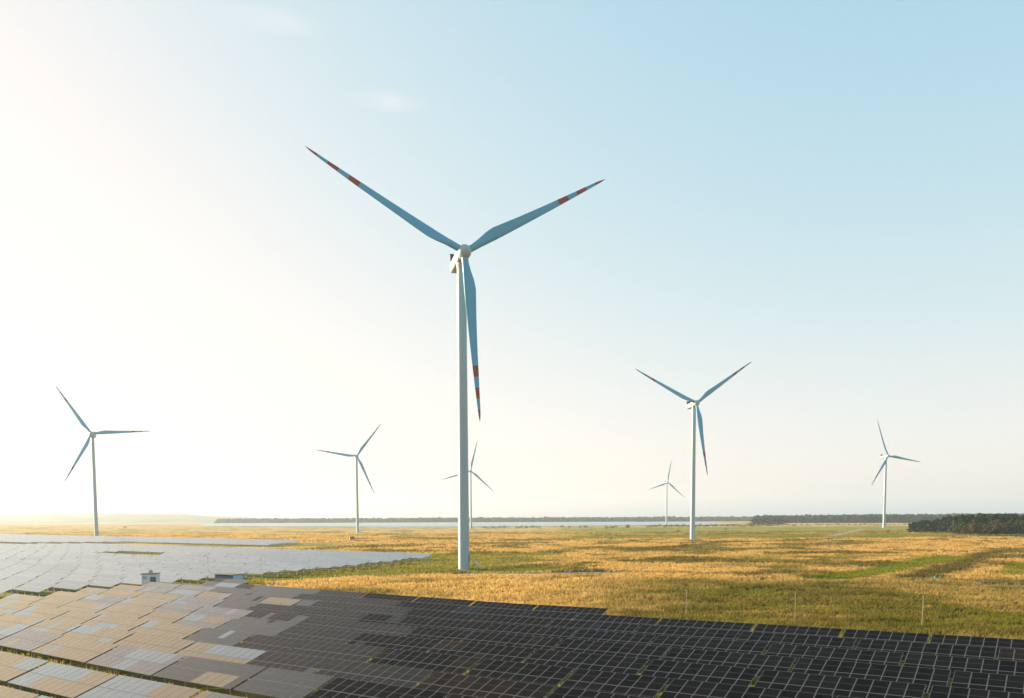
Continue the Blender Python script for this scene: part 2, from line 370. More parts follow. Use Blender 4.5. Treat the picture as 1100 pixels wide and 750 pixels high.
def far_table_mat():
    m, nd, lk = new_mat('far_table_glass'); uv = nd.new('ShaderNodeUVMap'); oi = nd.new('ShaderNodeObjectInfo'); ge = nd.new('ShaderNodeNewGeometry')
    sx = nd.new('ShaderNodeSeparateXYZ'); lk.new(uv.outputs[0], sx.inputs[0])
    def line(o, w):
        fr = math_n(nd, lk, 'FRACT', o); return math_n(nd, lk, 'LESS_THAN', math_n(nd, lk, 'ABSOLUTE', math_n(nd, lk, 'SUBTRACT', fr, 0.5)), w)
    ln = math_n(nd, lk, 'MAXIMUM', line(math_n(nd, lk, 'ADD', sx.outputs[0], 0.5), 0.045), line(math_n(nd, lk, 'ADD', sx.outputs[1], 0.5), 0.026))
    c = mixc(nd, lk, ln, (0.02, 0.021, 0.026), (0.42, 0.42, 0.42))
    d = nd.new('ShaderNodeBsdfDiffuse'); lk.new(c, d.inputs[0]); g = nd.new('ShaderNodeBsdfGlossy')
    dust = noise(nd, lk, 0.12, ge.outputs['Position'], 3)
    lk.new(math_n(nd, lk, 'ADD', math_n(nd, lk, 'MULTIPLY', dust, 0.10), 0.16), g.inputs['Roughness']); lk.new(mixc(nd, lk, oi.outputs['Random'], (0.98, 1.0, 1.0), (0.86, 0.90, 0.90)), g.inputs['Color'])
    fr = nd.new('ShaderNodeFresnel'); fr.inputs[0].default_value = 2.7
    mx = nd.new('ShaderNodeMixShader'); lk.new(math_n(nd, lk, 'MULTIPLY', math_n(nd, lk, 'MULTIPLY', fr.outputs[0], 1.35, True), math_n(nd, lk, 'SUBTRACT', 1.0, math_n(nd, lk, 'MULTIPLY', ln, .7))), mx.inputs[0]); lk.new(d.outputs[0], mx.inputs[1]); lk.new(g.outputs[0], mx.inputs[2])
    out(nd, lk, mx.outputs[0]); return m

M = dict(
    ground=ground_mat(), grass=grass_mat(),
    white=paint_mat('blade_shade_blue', (0.10, 0.345, 0.54)), tower=paint_mat('tower_shade_tint', (0.31, 0.41, 0.47)), shell=paint_mat('nacelle_paint', (0.34, 0.37, 0.36)), red=paint_mat('red_band_paint', (0.29, 0.036, 0.018)),  # white blades: blue shade put into their colour; tower lighter as if sunlit
    steel=simple('galvanised_steel', (0.42, 0.43, 0.44), 0.45, 0.7), alu=simple('module_frame', (0.115, 0.125, 0.135), 0.55, 0.2, 0.05, spec=0.3),
    concrete=simple('concrete', (0.36, 0.34, 0.31), 0.9, 0, 0.15), dark=simple('dark_metal', (0.035, 0.038, 0.045), 0.5),
    back=simple('module_backsheet', (0.55, 0.55, 0.55), 0.7),
    black=module_mat('glass_black_cells', (0.006, 0.0055, 0.0055), (0.29, 0.24, 0.225), 0.13),
    blue=module_mat('glass_blue_cells', (0.008, 0.010, 0.018), (0.38, 0.37, 0.40), 0.12),
    brown=module_mat('glass_brown_cells', (0.014, 0.009, 0.007), (0.36, 0.285, 0.255), 0.15),
    tan=module_mat('glass_tan_sheen', (0.040, 0.020, 0.010), (1.0, 0.84, 0.62), 0.16, 2.0, 1.6),  # coating tint; reflection boosted to add the left-hand glare, pale glass too
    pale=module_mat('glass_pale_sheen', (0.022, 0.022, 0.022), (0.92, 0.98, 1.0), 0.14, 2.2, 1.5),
    glary=module_mat('glass_high_glare', (0.026, 0.020, 0.017), (0.95, 0.89, 0.84), 0.17, 1.8, 1.5),  # left-hand glare put into the glass, strongest of three steps
    grey=module_mat('glass_mid_glare', (0.016, 0.013, 0.012), (0.84, 0.79, 0.74), 0.15, 1.5, 1.25),
    low_glare=module_mat('glass_low_glare', (0.011, 0.009, 0.0085), (0.60, 0.53, 0.49), 0.14, 1.36),
    far=far_table_mat(), bark=simple('bark', (0.10, 0.07, 0.05), 0.9, 0, 0.2),
    leaf_dark=leaf_mat('leaf_dark', (0.018, 0.044, 0.016), (0.036, 0.062, 0.022)), leaf_forest=leaf_mat('leaf_forest', (0.014, 0.042, 0.020), (0.030, 0.060, 0.024), 0.15), leaf_mid=leaf_mat('leaf_mid', (0.05, 0.075, 0.02), (0.10, 0.10, 0.032)),
    leaf_olive=leaf_mat('leaf_olive', (0.06, 0.066, 0.024), (0.10, 0.09, 0.036)),
    cabin_white=simple('cabin_white', (0.62, 0.66, 0.70), 0.6), cabin_roof=simple('cabin_roof', (0.20, 0.18, 0.18), 0.7), cabin_navy=simple('cabin_navy', (0.015, 0.035, 0.11), 0.8, spec=0.15),
    cabin_blue=simple('cabin_blue', (0.25, 0.48, 0.75), 0.5), door_grey=simple('door_grey', (0.10, 0.12, 0.15), 0.5), teal=simple('teal_net', (0.08, 0.34, 0.27), 0.8), pole=simple('pole_paint', (0.30, 0.24, 0.18), 0.6), rust=simple('rust', (0.25, 0.10, 0.06), 0.8))

# ------------------------------------------------------------------ the plain
def build_ground():
    a = np.concatenate([np.radians(np.arange(-180, -46, 6.0)), np.radians(np.arange(-44, 44.01, 0.14)), np.radians(np.arange(48, 180, 6.0))])
    r = np.concatenate([[0.5, 6, 14, 24, 34], np.geomspace(42, 720, 340), np.geomspace(730, 5000, 90), [7000, 10000, 16000, 30000, 60000]])
    A, Rr = np.meshgrid(a, r); X, Y = np.sin(A) * Rr, np.cos(A) * Rr
    Z = height(X, Y); c = cover(X.ravel(), Y.ravel())
    V = np.stack([X.ravel(), Y.ravel(), Z.ravel()], -1); na, nr = len(a), len(r)
    i = np.arange(nr - 1)[:, None] * na; j = np.arange(na)[None, :]; j2 = (j + 1) % na
    Fq = np.stack([i + j, i + j2, i + na + j2, i + na + j], -1).reshape(-1, 4)[:, ::-1]
    me = np_mesh('ground', V, Fq, M['ground'], True, c)
    tag(obj('ground', me), 'wide plain of golden dry grass with green patches', 'ground', kind='structure')
build_ground()

def ribbon(name, pts, widths, z, mat, label, cat):
    vs, fs = [], []
    for k, (x, y) in enumerate(pts):
        x0, y0 = pts[max(0, k - 1)]; x1, y1 = pts[min(len(pts) - 1, k + 1)]; t = Vector((x1 - x0, y1 - y0)).normalized(); w = widths[k] / 2
        vs += [(x - t.y * w, y + t.x * w, hz(x - t.y * w, y + t.x * w) + z), (x + t.y * w, y - t.x * w, hz(x + t.y * w, y - t.x * w) + z)]
        if k: fs.append((2 * k - 2, 2 * k - 1, 2 * k + 1, 2 * k))
    return tag(obj(name, mesh_from(name, vs, fs, mat)), label, cat, kind='structure')
pth = G((896, 575), (905, 573.4), (915, 571.2), (925, 569.2))
ribbon('path', pth, [2.5, 2.5, 3, 3.5], 0.12, M['concrete'], 'pale straight path through the far green field', 'path')

# lake beyond the fields
lake_pts = G((215, 565.4), (260, 565.6), (420, 566.2), (540, 566), (650, 565.0), (760, 564.2), (800, 562.6), (740, 560.9), (600, 561.0), (420, 561.7), (250, 562.4), (220, 563.2))
m, nd, lk = new_mat('lake_water'); ge = nd.new('ShaderNodeNewGeometry'); p = nd.new('ShaderNodeBsdfPrincipled')
p.inputs['Base Color'].default_value = (0.22, 0.31, 0.32, 1); p.inputs['Roughness'].default_value = 0.3; p.inputs['Specular IOR Level'].default_value = 0.25
bp = nd.new('ShaderNodeBump'); bp.inputs['Strength'].default_value = 0.6; lk.new(noise(nd, lk, 0.4, ge.outputs['Position']), bp.inputs['Height']); lk.new(bp.outputs[0], p.inputs['Normal']); out(nd, lk, p.outputs[0])
tag(obj('lake_water', mesh_from('lake_water', [(x, y, 0.45) for x, y in lake_pts], [list(range(len(lake_pts)))], m)), 'pale blue sheet of water lying beyond the golden fields', 'lake', kind='structure')

# far hills
def build_hills():
    vs, fs, tops = [], [], []
    n, rows = 260, 14
    for k in range(n):
        px = -420 + 860 * k / (n - 1)
        t = 551.2 + 0.6 * math.sin(px / 37.0) + 0.35 * math.sin(px / 11.0) + (0 if px < 150 else (px - 150) ** 1.25 * 0.0098) + (1.2 if px < 60 else 0) * min(1, (60 - px) / 60)
        for j in range(rows):
            f_ = j / (rows - 1); y = 3300 + 2600 * f_
            r0 = cam_ray(px, 557); x = r0.x / r0.y * y
            hz_line = 557 + (550 - px) * math.tan(-ROLL)
            hgt = (hz_line - min(t, hz_line + 3)) / 856 * 4600 + CAM_H
            prof = math.sin(min(1, f_ / 0.5) * math.pi / 2) ** 1.3 if f_ < 0.5 else 1 - 0.6 * (f_ - 0.5)
            vs.append((x, y, hgt * prof * (0.9 + 0.2 * float(fbm(np.array(x), np.array(y), 420, 51))) - 3))
            if k and j: b = k * rows + j; fs.append((b - rows - 1, b - 1, b, b - rows))
    m, nd, lk = new_mat('wooded_hills'); ge = nd.new('ShaderNodeNewGeometry')
    c = ramp(nd, lk, noise(nd, lk, 0.006, ge.outputs['Position'], 6, 0.65), [(0.35, (0.05, 0.07, 0.025)), (0.55, (0.12, 0.12, 0.05)), (0.7, (0.30, 0.22, 0.10))])
    p = nd.new('ShaderNodeBsdfPrincipled'); lk.new(c, p.inputs['Base Color']); p.inputs['Roughness'].default_value = 1; out(nd, lk, p.outputs[0])
    tag(obj('hills', mesh_from('hills', vs, fs, m, None, True)), 'long low wooded hills fading into pale haze', 'hills', kind='structure')
build_hills()

# ------------------------------------------------------------------ wind turbines
HUB_H, RAD = 81.4, 44.0
def blade_mesh():
    st = [(1.0, 1.75, 1.75, 0.0, 0), (2.6, 1.75, 1.72, 0.02, 2), (5.0, 2.1, 1.45, 0.25, 14), (7.6, 2.75, 1.0, 0.55, 13), (9.8, 3.0, 0.78, 0.66, 12), (13, 2.75, 0.6, 0.58, 10),
          (17, 2.4, 0.48, 0.47, 8), (22, 2.02, 0.38, 0.37, 6), (27, 1.68, 0.3, 0.28, 4)]
    for t in (0.67, 0.7365, 0.80, 0.866, 0.93): st.append((t * RAD, 1.55 - (t - .67) * 3.3, 0.26 - (t - .67) * .5, 0.26 - (t - .67) * .6, 3 - (t - .67) * 9))
    st += [(0.97 * RAD, 0.46, 0.08, 0.05, 0), (RAD, 0.10, 0.03, 0.0, 0)]
    n = 20; vs, fs, mi = [], [], []
    for r, ch, th, off, tw in st:
        blend = min(1, max(0, (r - 2.0) / 6.0)); a0 = R(tw + 3)
        for k in range(n):
            a = 2 * math.pi * k / n; cx, cy = math.cos(a), math.sin(a)
            xx = cx * ch / 2                                   # +x leading edge
            tk = th / 2 * cy * (1 - blend * 0.62 * (1 - cx) / 2 * 1.0)
            x = xx - off; y = tk
            x, y = x * math.cos(a0) - y * math.sin(a0), x * math.sin(a0) + y * math.cos(a0)
            y -= 1.4 * (max(0, r - 8) / 36.0) ** 2 + math.tan(R(2.0)) * r   # coned and bent towards the wind
            vs.append((x, y, r))
    for i in range(len(st) - 1):
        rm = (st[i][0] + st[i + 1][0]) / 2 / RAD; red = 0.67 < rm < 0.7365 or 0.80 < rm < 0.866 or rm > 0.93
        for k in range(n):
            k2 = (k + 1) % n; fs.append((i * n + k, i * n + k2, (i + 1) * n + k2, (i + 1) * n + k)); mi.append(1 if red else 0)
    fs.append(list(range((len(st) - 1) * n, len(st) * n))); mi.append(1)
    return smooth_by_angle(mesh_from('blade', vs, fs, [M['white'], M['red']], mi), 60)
def round_box(name, lo, hi, bev, mat, seg=3, taper=None):
    mb = MB(); mb.box(lo, hi); me = mb.mesh(name, mat); bm = bmesh.new(); bm.from_mesh(me)
    if taper: taper(bm)
    bmesh.ops.bevel(bm, geom=bm.edges[:], offset=bev, segments=seg, affect='EDGES', profile=0.5)
    bm.to_mesh(me); bm.free(); return smooth_by_angle(me, 35)
def make_turbine():
    root = empty('wind_turbine')
    mb = MB(); prof = []
    for k in range(13):
        z = 0.25 + (HUB_H - 1.7 - 0.25) * k / 12; r = 1.48 - 0.30 * (k / 12) ** 1.1
        prof.append((r, z))
        if k in (3, 6, 9): prof += [(r + 0.025, z + 0.02), (r + 0.025, z + 0.14), (r, z + 0.16)]
    mb.lathe(prof, 48); obj('tower', smooth_by_angle(mb.mesh('tower', M['tower']), 50), root)
    mb = MB(); mb.lathe([(3.1, -0.6), (3.1, 0.12), (2.9, 0.18), (1.9, 0.26)], 40); obj('foundation', mb.mesh('foundation', M['concrete']), root)
    # door on the right hand side with a flight of steps
    ad = R(-22); Md = Matrix.Rotation(ad, 4, 'Z')
    mb = MB(); mb.box((1.40, -0.52, 2.1), (1.53, 0.52, 4.3), 0, Md); dr = obj('door', mb.mesh('door', M['door_grey']), root)
    mb = MB(); mb.box((1.532, 0.28, 3.1), (1.58, 0.36, 3.4), 0, Md); obj('handle', mb.mesh('handle', M['steel']), dr)
    mb = MB(); mb.box((1.54, -0.65, 1.95), (2.7, 0.65, 2.04), 0, Md)
    for k in range(9):
        x = 2.72 + k * 0.27; z = 1.80 - k * 0.2; mb.box((x, -0.6, z), (x + 0.26, 0.6, z + 0.05), 0, Md)
    for s in (-0.62, 0.62):
        mb.tube(Md @ Vector((2.7, s, 1.95)), Md @ Vector((5.3, s, 0.05)), 0.06); mb.tube(Md @ Vector((2.6, s, 0)), Md @ Vector((2.6, s, 2.0)), 0.05)
    sto = obj('stairs', mb.mesh('stairs', M['steel']), root)
    for s in (-0.62, 0.62):
        mb = MB(); mb.tube(Md @ Vector((1.6, s, 3.0)), Md @ Vector((2.7, s, 3.0)), 0.035); mb.tube(Md @ Vector((2.7, s, 3.0)), Md @ Vector((5.3, s, 1.05)), 0.035)
        for t in range(5): q = Vector((2.7 + 2.6 * t / 4, s, 1.95 - 1.9 * t / 4)); mb.tube(Md @ q, Md @ (q + Vector((0, 0, 1.05))), 0.03)
        obj('handrail', mb.mesh('handrail', M['steel']), sto)
    # nacelle: axis along -y, tilted a little
    tilt = R(5)
    def tp(bm):
        for v in bm.verts:
            if v.co.y > 4:
                v.co.x *= 0.78
                if v.co.z < 0: v.co.z += 0.55
                else: v.co.z -= 0.25
            if v.co.y < 0: v.co.x *= 0.9; v.co.z *= 0.92
    nac = obj('nacelle', round_box('nacelle', (-1.65, -2.0, -1.75), (1.65, 8.2, 1.75), 0.42, M['shell'], 3, tp), root, (0, 0, HUB_H), (tilt * -1, 0, 0))
    mb = MB(); mb.box((-1.5, 6.4, 1.5), (1.5, 6.7, 3.2)); mb.box((-1.6, 6.32, 3.2), (1.6, 6.78, 3.3))
    for s in (-1.4, 1.4): mb.tube((s, 5.4, 1.4), (s, 6.5, 3.1), 0.06)
    obj('cooler', mb.mesh('cooler', M['dark']), nac)
    mb = MB(); mb.tube((0.5, 7.4, 1.3), (0.5, 7.4, 3.5), 0.05); mb.tube((0.1, 7.4, 3.4), (0.9, 7.4, 3.4), 0.04); mb.lathe([(0.12, 3.4), (0.12, 3.6)], 8, 0, Matrix.Translation((0.1, 7.4, 0)))
    obj('wind_vane', mb.mesh('wind_vane', M['steel']), nac)
    mb = MB(); mb.lathe([(1.25, -1.0), (1.25, 0.4)], 28, 0, Matrix.Translation((0, 0, HUB_H - 1.9)) ); obj('yaw_collar', smooth_by_angle(mb.mesh('yaw_collar', M['shell']), 40), root)
    ax = Vector((0, -math.cos(tilt), math.sin(tilt))); hub = Vector((0, 0, HUB_H)) + ax * 3.3
    mb = MB(); mb.lathe([(1.5, -1.3), (1.72, -1.1), (1.78, -0.4), (1.76, 0.3), (1.62, 0.95), (1.3, 1.5), (0.8, 1.9), (0.3, 2.05), (0.05, 2.08)], 32, 0, ax.to_track_quat('Z', 'Y').to_matrix().to_4x4())
    obj('rotor_hub', smooth_by_angle(mb.mesh('rotor_hub', M['tower']), 50), root, hub)
    bme = blade_mesh(); bl = []
    for k in range(3): bl.append(obj('blade', bme, root, hub))
    return root, bl
def set_blades(bl, a, play=(0, 0, 0)):
    tilt = R(5)
    for k, b in enumerate(bl):
        b.rotation_mode = 'QUATERNION'
        b.rotation_quaternion = (Matrix.Rotation(-tilt, 3, 'X') @ Matrix.Rotation(a + R(play[k]) - k * 2 * math.pi / 3, 3, 'Y')).to_quaternion()
T_LABEL = ['largest white wind turbine with red striped blade tips standing in the centre',
           'mid sized wind turbine with red tipped blades standing right of the largest one',
           'pale wind turbine on the far left rising behind the solar tables',
           'small wind turbine on the golden field between far left and largest turbines',
           'tiny wind turbine partly hidden behind the tower of the largest turbine',
           'tiniest distant wind turbine just left of the mid sized right hand tower',
           'small wind turbine at far right in front of the dark forest']
t_root, t_bl = make_turbine()
for i, (x, y, z, yaw, rol) in enumerate(TURBINES):
    root = t_root if i == 0 else copy_tree(t_root)
    root.location = (x, y, z); root.rotation_euler = (0, 0, R(yaw))
    set_blades([c for c in root.children if c.name.startswith('blade')], R(rol), (-0.7, 2.4, -0.3) if i == 0 else (0, 0, 0))
    tag(root, T_LABEL[i], 'wind turbine', 'wind turbines on the plain')

# ------------------------------------------------------------------ solar tables
TILT, MW, ML, PW = R(19), 1.0, 1.7, 1.02
PITCH_D, D0, LOW = 6.2, 78.6, 0.72
def row_d(k):                              # two wider service aisles between the nearest rows
    return D0 + PITCH_D - PITCH_D * k + {8: 1.0, 9: -0.5, 10: -0.8}.get(k, 0)
def module_mesh(kind):
    w, l, h, fr = MW / 2, ML / 2, 0.038, 0.026
    v = [(-w, -l, 0), (w, -l, 0), (w, l, 0), (-w, l, 0), (-w, -l, h), (w, -l, h), (w, l, h), (-w, l, h),
         (-w + fr, -l + fr, h), (w - fr, -l + fr, h), (w - fr, l - fr, h), (-w + fr, l - fr, h)]
    f = [(0, 3, 2, 1), (0, 1, 5, 4), (1, 2, 6, 5), (2, 3, 7, 6), (3, 0, 4, 7), (4, 5, 9, 8), (5, 6, 10, 9), (6, 7, 11, 10), (7, 4, 8, 11), (8, 9, 10, 11)]
    me = mesh_from('solar_module_' + kind, v, f, [M['alu'], M[kind], M['back']], [2, 0, 0, 0, 0, 0, 0, 0, 0, 1])
    uvl = me.uv_layers.new(name='UVMap')
    for p_ in me.polygons:
        for li in p_.loop_indices:
            c = me.vertices[me.loops[li].vertex_index].co; uvl.data[li].uv = ((c.x + w) / (2 * w), (c.y + l) / (2 * l))
    return me
MODS = {k: module_mesh(k) for k in ('black', 'blue', 'brown', 'tan', 'pale', 'glary', 'grey', 'low_glare')}
_frames = {}
def frame_meshes(n):
    """purlins and rafters (one mesh), and a post, for a table n modules wide; table frame coords: x along, y up the slope, z normal"""
    if n in _frames: return _frames[n]
    L = n * PW / 2; mb = MB()
    for y in (-1.35, -0.35, 0.35, 1.35): mb.box((-L, y - 0.03, -0.09), (L, y + 0.03, -0.012))
    k = max(3, round(n / 2.6)); xs = [-L + 0.8 + (2 * L - 1.6) * i / (k - 1) for i in range(k)]
    for x in xs: mb.box((x - 0.035, -1.6, -0.19), (x + 0.035, 1.6, -0.093))
    _frames[n] = (mb.mesh('support_frame', M['steel']), xs); return _frames[n]
_posts = {}
def post_mesh(h):
    h = round(h, 1)
    if h not in _posts: mb = MB(); mb.box((-0.04, -0.05, -0.6), (0.04, 0.05, h)); _posts[h] = mb.mesh('post', M['steel'])
    return _posts[h]
_far = {}
def far_mesh(n):
    if n in _far: return _far[n]
    L = n * PW / 2; S = ML + 0.01; mb = MB(); rot = Matrix.Rotation(TILT, 4, 'X')
    mb.box((-L, -S, -0.0), (L, S, 0.04), 1, rot)
    k = max(3, round(n / 2.6))
    for i in range(k):
        x = -L + 0.8 + (2 * L - 1.6) * i / (k - 1)
        for y in (-1.1, 1.1): mb.box((x - 0.05, y - 0.05, -2.0), (x + 0.05, y + 0.05, y * math.tan(TILT) - 0.02), 1)
    me = mb.mesh('solar_table_far', [M['far'], M['steel']])
    uvl = me.uv_layers.new(name='UVMap'); ri = rot.inverted()
    for p_ in me.polygons:
        if p_.index == 1: p_.material_index = 0
        for li in p_.loop_indices:
            c = ri @ me.vertices[me.loops[li].vertex_index].co; uvl.data[li].uv = ((c.x + L) / PW, (c.y + S) / S)
    _far[n] = me; return me
ORD = ['zeroth', 'first', 'second', 'third', 'fourth', 'fifth', 'sixth', 'seventh', 'eighth', 'ninth', 'tenth', 'eleventh', 'twelfth', 'thirteenth', 'fourteenth', 'fifteenth', 'sixteenth', 'seventeenth', 'eighteenth', 'nineteenth']
TENS = ['', '', 'twenty', 'thirty', 'forty', 'fifty', 'sixty']
def ordw(n):
    if n < 20: return ORD[n]
    return TENS[n // 10] + '-' + ORD[n % 10] if n % 10 else TENS[n // 10][:-1] + 'ieth'

# lay the tables out: (u centre, D, n modules)
def in_view(u, d, margin=40):
    x, y = from_ud(u, d)
    if y < 10: return False
    q = proj((x, y, 1.3)); return q is not None and -margin < q[0] < 1100 + margin and q[1] < 750 + margin
near_tabs, far_tabs = [], []
def right_limit(d):                       # right hand end of the far block, stepping back
    return -146.5 - 0.25 * max(0, d - 100)
for k in range(-1, 11):
    d = row_d(k)                                    # k=0 first full row behind, k=1 the row along the meadow
    lo, hi = -137.0, 25.0
    if k == -1: lo, hi = -137.0, -125.5
    if k == 0: hi = -47.0
    if k == -1: cells = [(-131.2, 10)]
    else:
        cells = []; u = hi - (0 if k == 0 else rnd.uniform(0, 9))
        while u > lo - 2:
            n = 10 if rnd.random() < 0.62 or k == 0 else rnd.choice((7, 8))
            w = n * PW
            if u - w < lo - 2.5: break
            cells.append((u - w / 2, n)); u -= w + rnd.choice((0.22, 0.3, 0.34))
    for u, n in cells:
        h_ = n * PW / 2
        if any(in_view(u + s, d) for s in (-h_, 0, h_)): near_tabs.append((k, u, d, n))
def hole(u, d):
    if 143 < d < 166 and -309 + (166 - d) * 0.2 < u < -268 + (166 - d) * 1.0 and not (d < 150 and u < -296): return True
    if 138 < d < 145 and -332 < u < -306: return True
    if 118 < d < 125 and -262 < u < -250: return True
    if 150 < d < 156 and -232 < u < -214: return True
    if 160 < d < 172 and -385 < u < -360: return True
    return False
row_id = 0
for k in range(-4, 34):
    d = D0 + PITCH_D + PITCH_D * k
    segs = []
    if d < 200: segs.append((right_limit(d), -2.62 * d - 12))
    if d < 200 and d > 172: segs = [(right_limit(d), -424 + (d - 172) * 0.9)]
    if 206 < d < 240: segs.append((-440 - (240 - d) * 1.2, -2.62 * d - 12))
    if 240 <= d < 290: segs.append((-318 - (d - 246) * 0.75, -2.62 * d - 12))
    off = rnd.uniform(0, 3)
    for hi, lo in segs:
        u = hi - off
        while u > lo:
            n = 10; w = n * PW; uc = u - w / 2
            if not hole(uc, d) and any(in_view(uc + s, d, 12) for s in (-w / 2, 0, w / 2)): far_tabs.append((k, uc, d, n))
            u -= w + 0.75
def table_frame(u, d):
    x, y = from_ud(u, d); return x, y, hz(x, y)
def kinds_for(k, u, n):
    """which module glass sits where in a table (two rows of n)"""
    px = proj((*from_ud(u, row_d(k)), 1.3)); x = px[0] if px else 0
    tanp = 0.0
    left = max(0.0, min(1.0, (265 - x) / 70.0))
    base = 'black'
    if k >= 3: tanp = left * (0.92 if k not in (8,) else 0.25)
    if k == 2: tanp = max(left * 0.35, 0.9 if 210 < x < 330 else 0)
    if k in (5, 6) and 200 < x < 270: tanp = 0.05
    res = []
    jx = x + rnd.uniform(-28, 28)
    main = 'tan' if rnd.random() < tanp else 'glary' if jx < 225 else 'grey' if jx < 310 else 'low_glare' if jx < 420 else ('brown' if rnd.random() < (0.2 if x < 620 else 0.06) else 'black')  # glass kind steps down with screen x, painting the fade of glare
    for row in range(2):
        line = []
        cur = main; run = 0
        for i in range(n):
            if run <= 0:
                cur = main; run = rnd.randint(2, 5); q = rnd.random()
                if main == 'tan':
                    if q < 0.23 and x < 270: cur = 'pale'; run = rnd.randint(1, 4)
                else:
                    if x < 430: cur = ('pale' if q < 0.14 else 'tan' if q < 0.18 else cur) if x < 235 else ('grey' if q < 0.05 and x < 350 else 'low_glare' if q > .94 else cur); run = rnd.randint(1, 4)
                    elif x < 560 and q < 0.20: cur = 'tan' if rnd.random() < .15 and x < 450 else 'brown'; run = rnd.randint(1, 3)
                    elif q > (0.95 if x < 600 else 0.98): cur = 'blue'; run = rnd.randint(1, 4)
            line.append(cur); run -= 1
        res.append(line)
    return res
rows_seen = {}
def build_near():
    rows = {}
    for t in near_tabs: rows.setdefault(t[0], []).append(t)
    for ri, k in enumerate(sorted(rows)):
        lst = sorted(rows[k], key=lambda t: -t[1])
        cnt = 0
        for (_, u, d, n) in lst:
            x, y, z = table_frame(u, d)
            q = proj((x, y, z + 1.3)); h_ = n * PW / 2
            zl, zr = table_frame(u - h_, d)[2], table_frame(u + h_, d)[2]
            slope = math.atan2(zr - zl, 2 * h_)
            root = empty('solar_table', (x, y, z)); root.rotation_euler = (0, slope + R(rnd.uniform(-.25, .25)), -NA)
            root.rotation_euler = (0, -slope, -NA)
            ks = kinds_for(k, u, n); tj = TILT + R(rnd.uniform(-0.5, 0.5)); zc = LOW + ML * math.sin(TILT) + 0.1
            Mt = Matrix.Translation((0, 0, zc)) @ Matrix.Rotation(tj, 4, 'X')
            fm, xs = frame_meshes(n)
            o = obj('support_frame', fm, root); o.matrix_local = Mt
            for row in range(2):
                for i in range(n):
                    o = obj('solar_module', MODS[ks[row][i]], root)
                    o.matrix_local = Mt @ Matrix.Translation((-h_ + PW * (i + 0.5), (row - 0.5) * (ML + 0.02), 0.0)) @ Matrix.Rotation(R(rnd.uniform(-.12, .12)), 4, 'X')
            for xp in xs:
                for yp in (-1.05, 1.05): obj('post', post_mesh(zc + yp * math.tan(TILT) - 0.2), root, (xp, yp, 0))
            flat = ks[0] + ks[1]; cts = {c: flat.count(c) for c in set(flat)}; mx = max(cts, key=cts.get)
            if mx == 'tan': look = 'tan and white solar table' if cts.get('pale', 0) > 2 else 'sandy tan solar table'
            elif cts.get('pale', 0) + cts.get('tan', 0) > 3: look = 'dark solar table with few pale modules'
            elif mx == 'low_glare': look = 'dark smoky solar table'
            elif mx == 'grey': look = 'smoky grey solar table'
            elif mx == 'glary': look = 'glary grey brown solar table'
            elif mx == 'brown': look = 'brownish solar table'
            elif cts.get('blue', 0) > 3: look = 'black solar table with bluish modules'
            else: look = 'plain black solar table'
            cnt += 1
            where = {-1: 'short rearmost row', 0: 'back row by the meadow'}.get(k, '%s row below meadow edge' % ordw(k))
            tag(root, '%s, %s, %s from right' % (look, where, ordw(cnt)), 'solar table', 'solar tables in rows')
build_near()
def build_far():
    def size(t):
        x, y = from_ud(t[1], t[2]); return 1 / (x * x + y * y)
    far_tabs.sort(key=lambda t: -size(t))
    room = 298 - len(near_tabs)
    keep, rest = far_tabs[:room], far_tabs[room:]
    rows = {}
    for t in keep: rows.setdefault(t[0], []).append(t)
    for ri, k in enumerate(sorted(rows)):
        for i, (_, u, d, n) in enumerate(sorted(rows[k], key=lambda t: -t[1])):
            x, y, z = table_frame(u, d)
            o = obj('solar_table', far_mesh(n), None, (x, y, z + LOW + ML * math.sin(TILT) + 0.1), (R(rnd.uniform(-1.8, 1.8)), R(rnd.uniform(-.4, .4)), -NA))
            tag(o, 'pale solar table of the rear block, %s row from front, %s from right' % (ordw(ri + 1), ordw(i + 1)), 'solar table', 'solar tables in rows')
    # the rest, far away: one mass
    me0 = far_mesh(10); nv = len(me0.vertices); co = np.zeros(nv * 3); me0.vertices.foreach_get('co', co); co = co.reshape(-1, 3)
    nf = len(me0.polygons); fi = np.array([list(p.vertices) for p in me0.polygons]); mi = np.array([p.material_index for p in me0.polygons])
    uv = np.zeros(nf * 4 * 2); me0.uv_layers[0].data.foreach_get('uv', uv)
    V, Fc = [], []
    ca, sa = math.cos(-NA), math.sin(-NA)
    for j, (_, u, d, n) in enumerate(rest):
        x, y, z = table_frame(u, d); c = co.copy(); rx, ry = co[:, 0] * ca - co[:, 1] * sa, co[:, 0] * sa + co[:, 1] * ca
        c[:, 0], c[:, 1] = rx + x, ry + y; c[:, 2] += z + LOW + ML * math.sin(TILT) + 0.1; V.append(c); Fc.append(fi + nv * j)
    me = np_mesh('distant_solar_field', np.concatenate(V), np.concatenate(Fc), [M['far'], M['steel']])
    me.polygons.foreach_set('material_index', np.tile(mi, len(rest)).astype(np.int32))
    ul = me.uv_layers.new(name='UVMap'); ul.data.foreach_set('uv', np.tile(uv, len(rest)))
    tag(obj('distant_solar_field', me), 'most distant solar tables merging into one pale sheet below the hills', 'solar field', kind='stuff')
    print('tables near', len(near_tabs), 'far kept', len(keep), 'rest', len(rest))
build_far()

